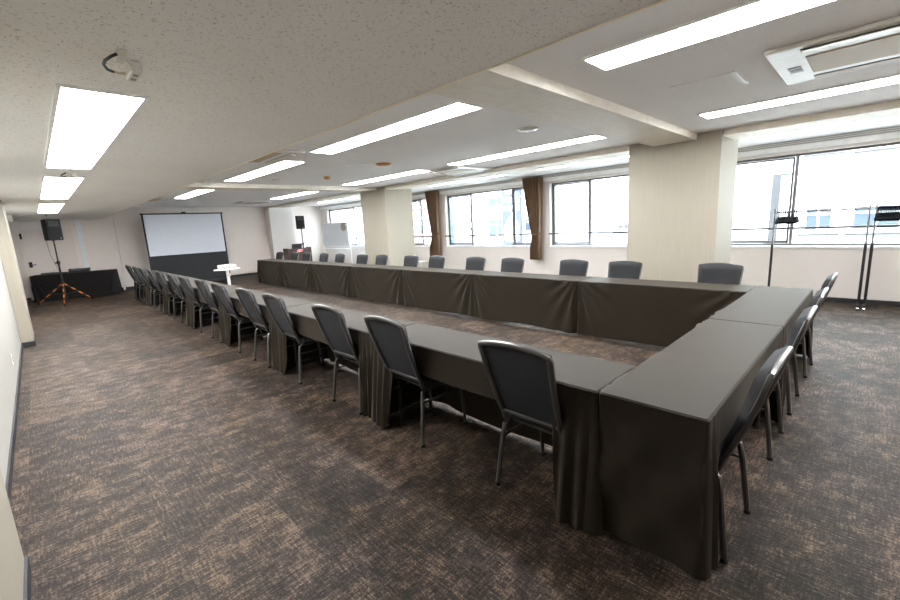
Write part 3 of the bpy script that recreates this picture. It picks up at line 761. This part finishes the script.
def stand(label, loc, rz, top, hub, R_, legmat, angs):
    t = thing('speaker_stand', label, 'speaker stand', loc, rz)
    f = new(); tube(f, [(0, 0, .10), (0, 0, 1.05)], .02, 12); tube(f, [(0, 0, 1.0), (0, 0, top)], .0155, 12); obj('pole', f, M['blackmetal'], t, True)
    f = new(); lathe(f, [(.03, 0), (.034, .02), (.034, .07), (.026, .09)], (0, 0, 1.0), 14); co = obj('collar', f, M['blackmetal'], t, True)
    f = new(); tube(f, [(-.03, 0, 1.04), (-.075, 0, 1.04)], .014, 10); obj('knob', f, M['black'], co, True)
    obj('hub', lathe(new(), [(.03, 0), (.036, .02), (.036, .06), (.025, .08)], (0, 0, hub-.02), 14), M['blackmetal'], t, True)
    for a, rr_ in angs:
        dx, dy = math.cos(a), math.sin(a); f = new()
        sqtube(f, [(dx*.03, dy*.03, hub), (dx*rr_, dy*rr_, .022)], .026, .022, (0, 0, 1)); lo = obj('leg', f, legmat, t, True)
        f = new(); lathe(f, [(.018, 0), (.02, .02), (.014, .034)], (dx*rr_, dy*rr_, 0), 10); obj('rubber_foot', f, M['rubber'], lo, True)
        f = new(); sqtube(f, [(dx*.025, dy*.025, hub-.26), (dx*rr_*.5, dy*rr_*.5, hub*.52)], .014, .01, (0, 0, 1)); obj('brace', f, M['blackmetal'], lo)
    return t
SX, SY = -1.34, 13.6
stand('black tripod speaker stand with orange striped legs before the equipment table', (SX, SY, 0), 0, 1.575, .50, .6, M['orange'],
      [(math.atan2(-.57, -.07), .57), (math.atan2(.46, -.56), .68), (math.atan2(.32, .58), .60)])
speaker('black loudspeaker on the stand before the equipment table', (SX, SY, 1.5755+.021), .45, .52)
f = new(); tube(f, [(SX-.12, SY+.16, 1.62), (SX-.13, SY+.2, 1.55), (SX-.1, SY+.35, 1.2), (SX, SY+.75, .80), (SX+.03, SY+.95, .715)], .004, 6)
tag(obj('speaker_cable', f, M['hookcable'], None, True), 'thin dark cable hanging from the left loudspeaker to the table', 'cable')
SX2, SY2 = 5.55, 14.45
stand('black speaker stand behind the wooden lectern', (SX2, SY2, 0), .3, 1.58, .5, .5, M['blackmetal'], [(a*2*PI/3+.2, .45) for a in range(3)])
speaker('black loudspeaker raised on stand before the back pillar', (SX2, SY2, 1.5805+.021), -.6, .48)

# lectern with laptop
lx, ly = 4.83, 13.25
le = thing('lectern', 'dark brown wooden lectern with red emblem behind the window-side row', 'lectern', (lx, ly, 0))
W2 = .43
obj('front_panel', box(new(), -W2+.03, W2-.03, 0, .02, .03, .94), M['woodd'], le)
for q in ((-W2, -W2+.029), (W2-.029, W2)): obj('side_panel', box(new(), *q, -.01, .36, 0, .955, .003, 1), M['woodd'], le)
obj('top', box(new(), -W2+.03, W2-.03, .021, .35, .86, .885), M['woodd'], le); obj('shelf', box(new(), -W2+.03, W2-.03, .021, .34, .45, .47), M['woodd'], le)
em = obj('emblem', prism(new(), [(-.12, .80), (.09, .82), (.13, .91), (-.07, .89)], -.006, -.0005), M['pink'], le)
f = new(); prism(f, [(-.10, .81), (-.055, .813), (-.03, .875), (-.07, .872)], -.009, -.0065); prism(f, [(-.01, .83), (.03, .833), (.04, .88), (.0, .877)], -.009, -.0065); prism(f, [(.05, .835), (.085, .83), (.115, .90), (.06, .89)], -.009, -.0065); obj('red_mark', f, M['red'], em)
lp2 = thing('laptop', 'black laptop open on top of the wooden lectern', 'laptop', (lx-.07, ly+.19, .8855))
obj('keyboard_base', box(new(), -.18, .18, -.12, .12, 0, .02, .004, 1), M['black'], lp2)
obj('lid', box(new(), -.18, .18, -.008, .008, 0, .20, .004, 1, loc=(0, -.125, .014), rot=(.25, 0, 0)), M['black'], lp2)

# whiteboard on wheels with a round clock on it
wb = thing('whiteboard', 'wheeled whiteboard standing before the far window', 'whiteboard', (6.45, 13.62, 0))
obj('panel', box(new(), 0, .018, -.93, .93, .90, 1.755), M['board'], wb)
f = new()
for q in [(-.95, -.93, .88, 1.775), (.93, .95, .88, 1.775), (-.93, .93, .88, .90), (-.93, .93, 1.755, 1.775)]: box(f, -.006, .024, *q)
obj('panel_frame', f, M['stripe'], wb)
obj('pen_tray', box(new(), -.08, .024, -.9, .9, .79, .81, .004, 1), M['stripe'], wb)
for s in (-1, 1):
    f = new(); tube(f, [(.04, s*.97, .08), (.04, s*.97, 1.45)], .018, 10); lo = obj('upright', f, M['white'], wb, True)
    f = new(); tube(f, [(-.28, s*.97, .07), (.34, s*.97, .07)], .018, 10); obj('foot_bar', f, M['white'], lo, True)
    f = new()
    for xx in (-.25, .31): lathe(f, [(.028, -.012), (.028, .012)], (xx, s*.97, .03), 12, (PI/2, 0, 0))
    obj('caster', f, M['rubber'], lo, True)
    f = new(); lathe(f, [(.025, 0), (.02, .02)], (.04, s*.99, 1.32), 10, (s*-PI/2, 0, 0)); obj('knob', f, M['black'], lo, True)
ck = thing('wall_clock', 'round cream clock hanging at the whiteboard corner', 'clock', (6.435, 12.92, 1.60))
obj('rim', lathe(new(), [(.15, .0), (.155, -.03), (.13, -.034), (.13, -.02)], seg=28, rot=(0, PI/2, 0)), M['clockrim'], ck, True)
obj('face', lathe(new(), [(.13, -.012), (.002, -.0121)], seg=28, rot=(0, PI/2, 0)), M['clear'], ck)
f = new(); box(f, -.016, -.013, -.004, .004, 0, .09); box(f, -.016, -.013, -.06, 0, -.004, .004); obj('hand', f, M['black'], ck)

wbx = thing('storage_box', 'low white box on the floor below the window behind the table row', 'box', (6.72, 9.0, 0))
obj('body', box(new(), -.2, .2, -.22, .22, 0, .36, .01, 1), M['whiteplastic'], wbx); obj('lid', box(new(), -.21, .21, -.23, .23, .361, .41, .012, 2), M['whiteplastic'], wbx)

# ------------------------------------------------------------------ curtains
def curtain(label, y0, y1, b0, b1, t0, t1, z0, zt, z1, x):
    t = thing('curtain', label, 'curtain', (x, (y0+y1)/2, z0), 0, 'brown tied curtains'); bm = new(); NU, NV = 90, 50; g = []
    yc = (y0+y1)/2
    for j in range(NV+1):
        z = z0+(z1-z0)*j/NV
        if z > zt:
            u = (z-zt)/(z1-zt); e = u**.75; L_, R_ = t0+(y0-t0)*e, t1+(y1-t1)*e
        else:
            u = (zt-z)/(zt-z0); e = smooth01(u*1.6); L_, R_ = t0+(b0-t0)*e, t1+(b1-t1)*e
        row = []
        for i in range(NU+1):
            s = i/NU; y = L_+(R_-L_)*s
            amp = .055
            row.append(bm.verts.new((amp*math.sin(s*2*PI*6+.4*math.sin(j*.07)), y-yc, z-z0)))
        g.append(row)
    for j in range(NV):
        for i in range(NU): bm.faces.new((g[j][i], g[j][i+1], g[j+1][i+1], g[j+1][i]))
    o = obj('curtain_cloth', bm, M['curtain'], t, True); m_ = o.modifiers.new('thick', 'SOLIDIFY'); m_.thickness = .004; m_.offset = 0
    f = new(); cy = (t0+t1)/2-yc; hw_ = (t1-t0)/2+.012
    tube(f, [(.052*math.cos(a*PI/10), cy+hw_*math.sin(a*PI/10), zt-z0+.03*math.cos(a*PI/10+PI/2)) for a in range(21)], .018, 8, False); obj('tieback', f, M['curtain'], t, True)
curtain('brown tied curtain nearer the camera, between two windows', 4.71, 5.26, 4.77, 5.06, 4.77, 5.00, .55, 1.15, 2.475, 6.84)
curtain('brown tied curtain farther from the camera, beside the far pillar', 8.22, 8.76, 8.25, 8.70, 8.26, 8.56, .42, 1.22, 2.475, 6.84)

# ------------------------------------------------------------------ garment racks and hangers
def rack(label, y0, y1, loc_x):
    t = thing('garment_rack', label, 'garment rack', (loc_x, (y0+y1)/2, 0), 0, 'garment racks'); h = (y1-y0)/2
    for s in (-1, 1):
        f = new(); tube(f, [(0, s*h, .06), (0, s*h, .93)], .017, 12); lo = obj('upright', f, M['black'], t, True)
        f = new(); tube(f, [(0, s*h, .931), (0, s*h, 1.47)], .0125, 12); lathe(f, [(.018, 0), (.018, .03)], (0, s*h, .92), 12); obj('upper_tube', f, M['alu'], lo, True)
        f = new(); tube(f, [(-.24, s*h, .065), (.24, s*h, .065)], .015, 10); fo = obj('foot_bar', f, M['black'], t, True)
        f = new()
        for xx in (-.22, .22): lathe(f, [(.026, -.011), (.026, .011)], (xx, s*h, .026), 12, (PI/2, 0, 0)); box(f, xx-.014, xx+.014, s*h-.018, s*h+.018, .03, .056)
        obj('caster', f, M['chrome'], fo, True)
    f = new(); tube(f, [(0, -h, 1.415), (0, h, 1.415)], .0125, 12); obj('top_rail', f, M['alu'], t, True)
    f = new(); tube(f, [(0, -h, .115), (0, h, .115)], .013, 12); obj('bottom_rail', f, M['black'], t, True)
rack('garment rack before the wide window, nearer the pillar', -.735, .325, 6.62)
rack('garment rack before the wide window, at the right edge', -1.86, -.80, 6.62)
def make_hanger():
    t = thing('clothes_hanger', '', 'hanger', (0, 0, 0)); f = new()
    pts = [(0, 0, -.075)]
    tube(f, [(-.2, 0, -.155), (-.12, 0, -.125), (-.03, 0, -.09), (0, 0, -.082), (.03, 0, -.09), (.12, 0, -.125), (.2, 0, -.155)], .016, 8, ry=.026)
    tube(f, [(-.2, 0, -.155), (-.17, 0, -.168), (.17, 0, -.168), (.2, 0, -.155)], .011, 8)
    obj('shoulder_bar', f, M['matte'], t, True)
    f = new(); tube(f, [(0, 0, -.08), (0, 0, -.045)]+[(.0155*math.sin(a), 0, .0-.0155*math.cos(a)*1.0) for a in [x*.3 for x in range(-1, 12)]][0:0]+[(-.012, 0, -.02), (-.0175, 0, 0), (-.0125, 0, .0125), (0, 0, .0175), (.0125, 0, .0125), (.0175, 0, 0)], .0075, 8)
    obj('hook', f, M['matte'], t, True)
    return t
hg = make_hanger(); hf = True
for (ys_, n, lab, grp) in [((.06, .27), 9, 'black hanger in the bundle on the rack nearer the pillar', 'hangers on the rack nearer the pillar'),
                           ((-.82, -1.03), 14, 'black hanger in the bundle on the rack at the right edge', 'hangers on the rack at the right edge')]:
    for i in range(n):
        y = ys_[0]+(ys_[1]-ys_[0])*i/(n-1); rz = random.uniform(-.1, .1)
        if hf: hg.location = (6.62, y, 1.415); hg.rotation_euler = (0, 0, rz); hg['label'] = lab; hg['group'] = grp; hf = False
        else: dup(hg, (6.62, y, 1.415), rz, lab, grp)
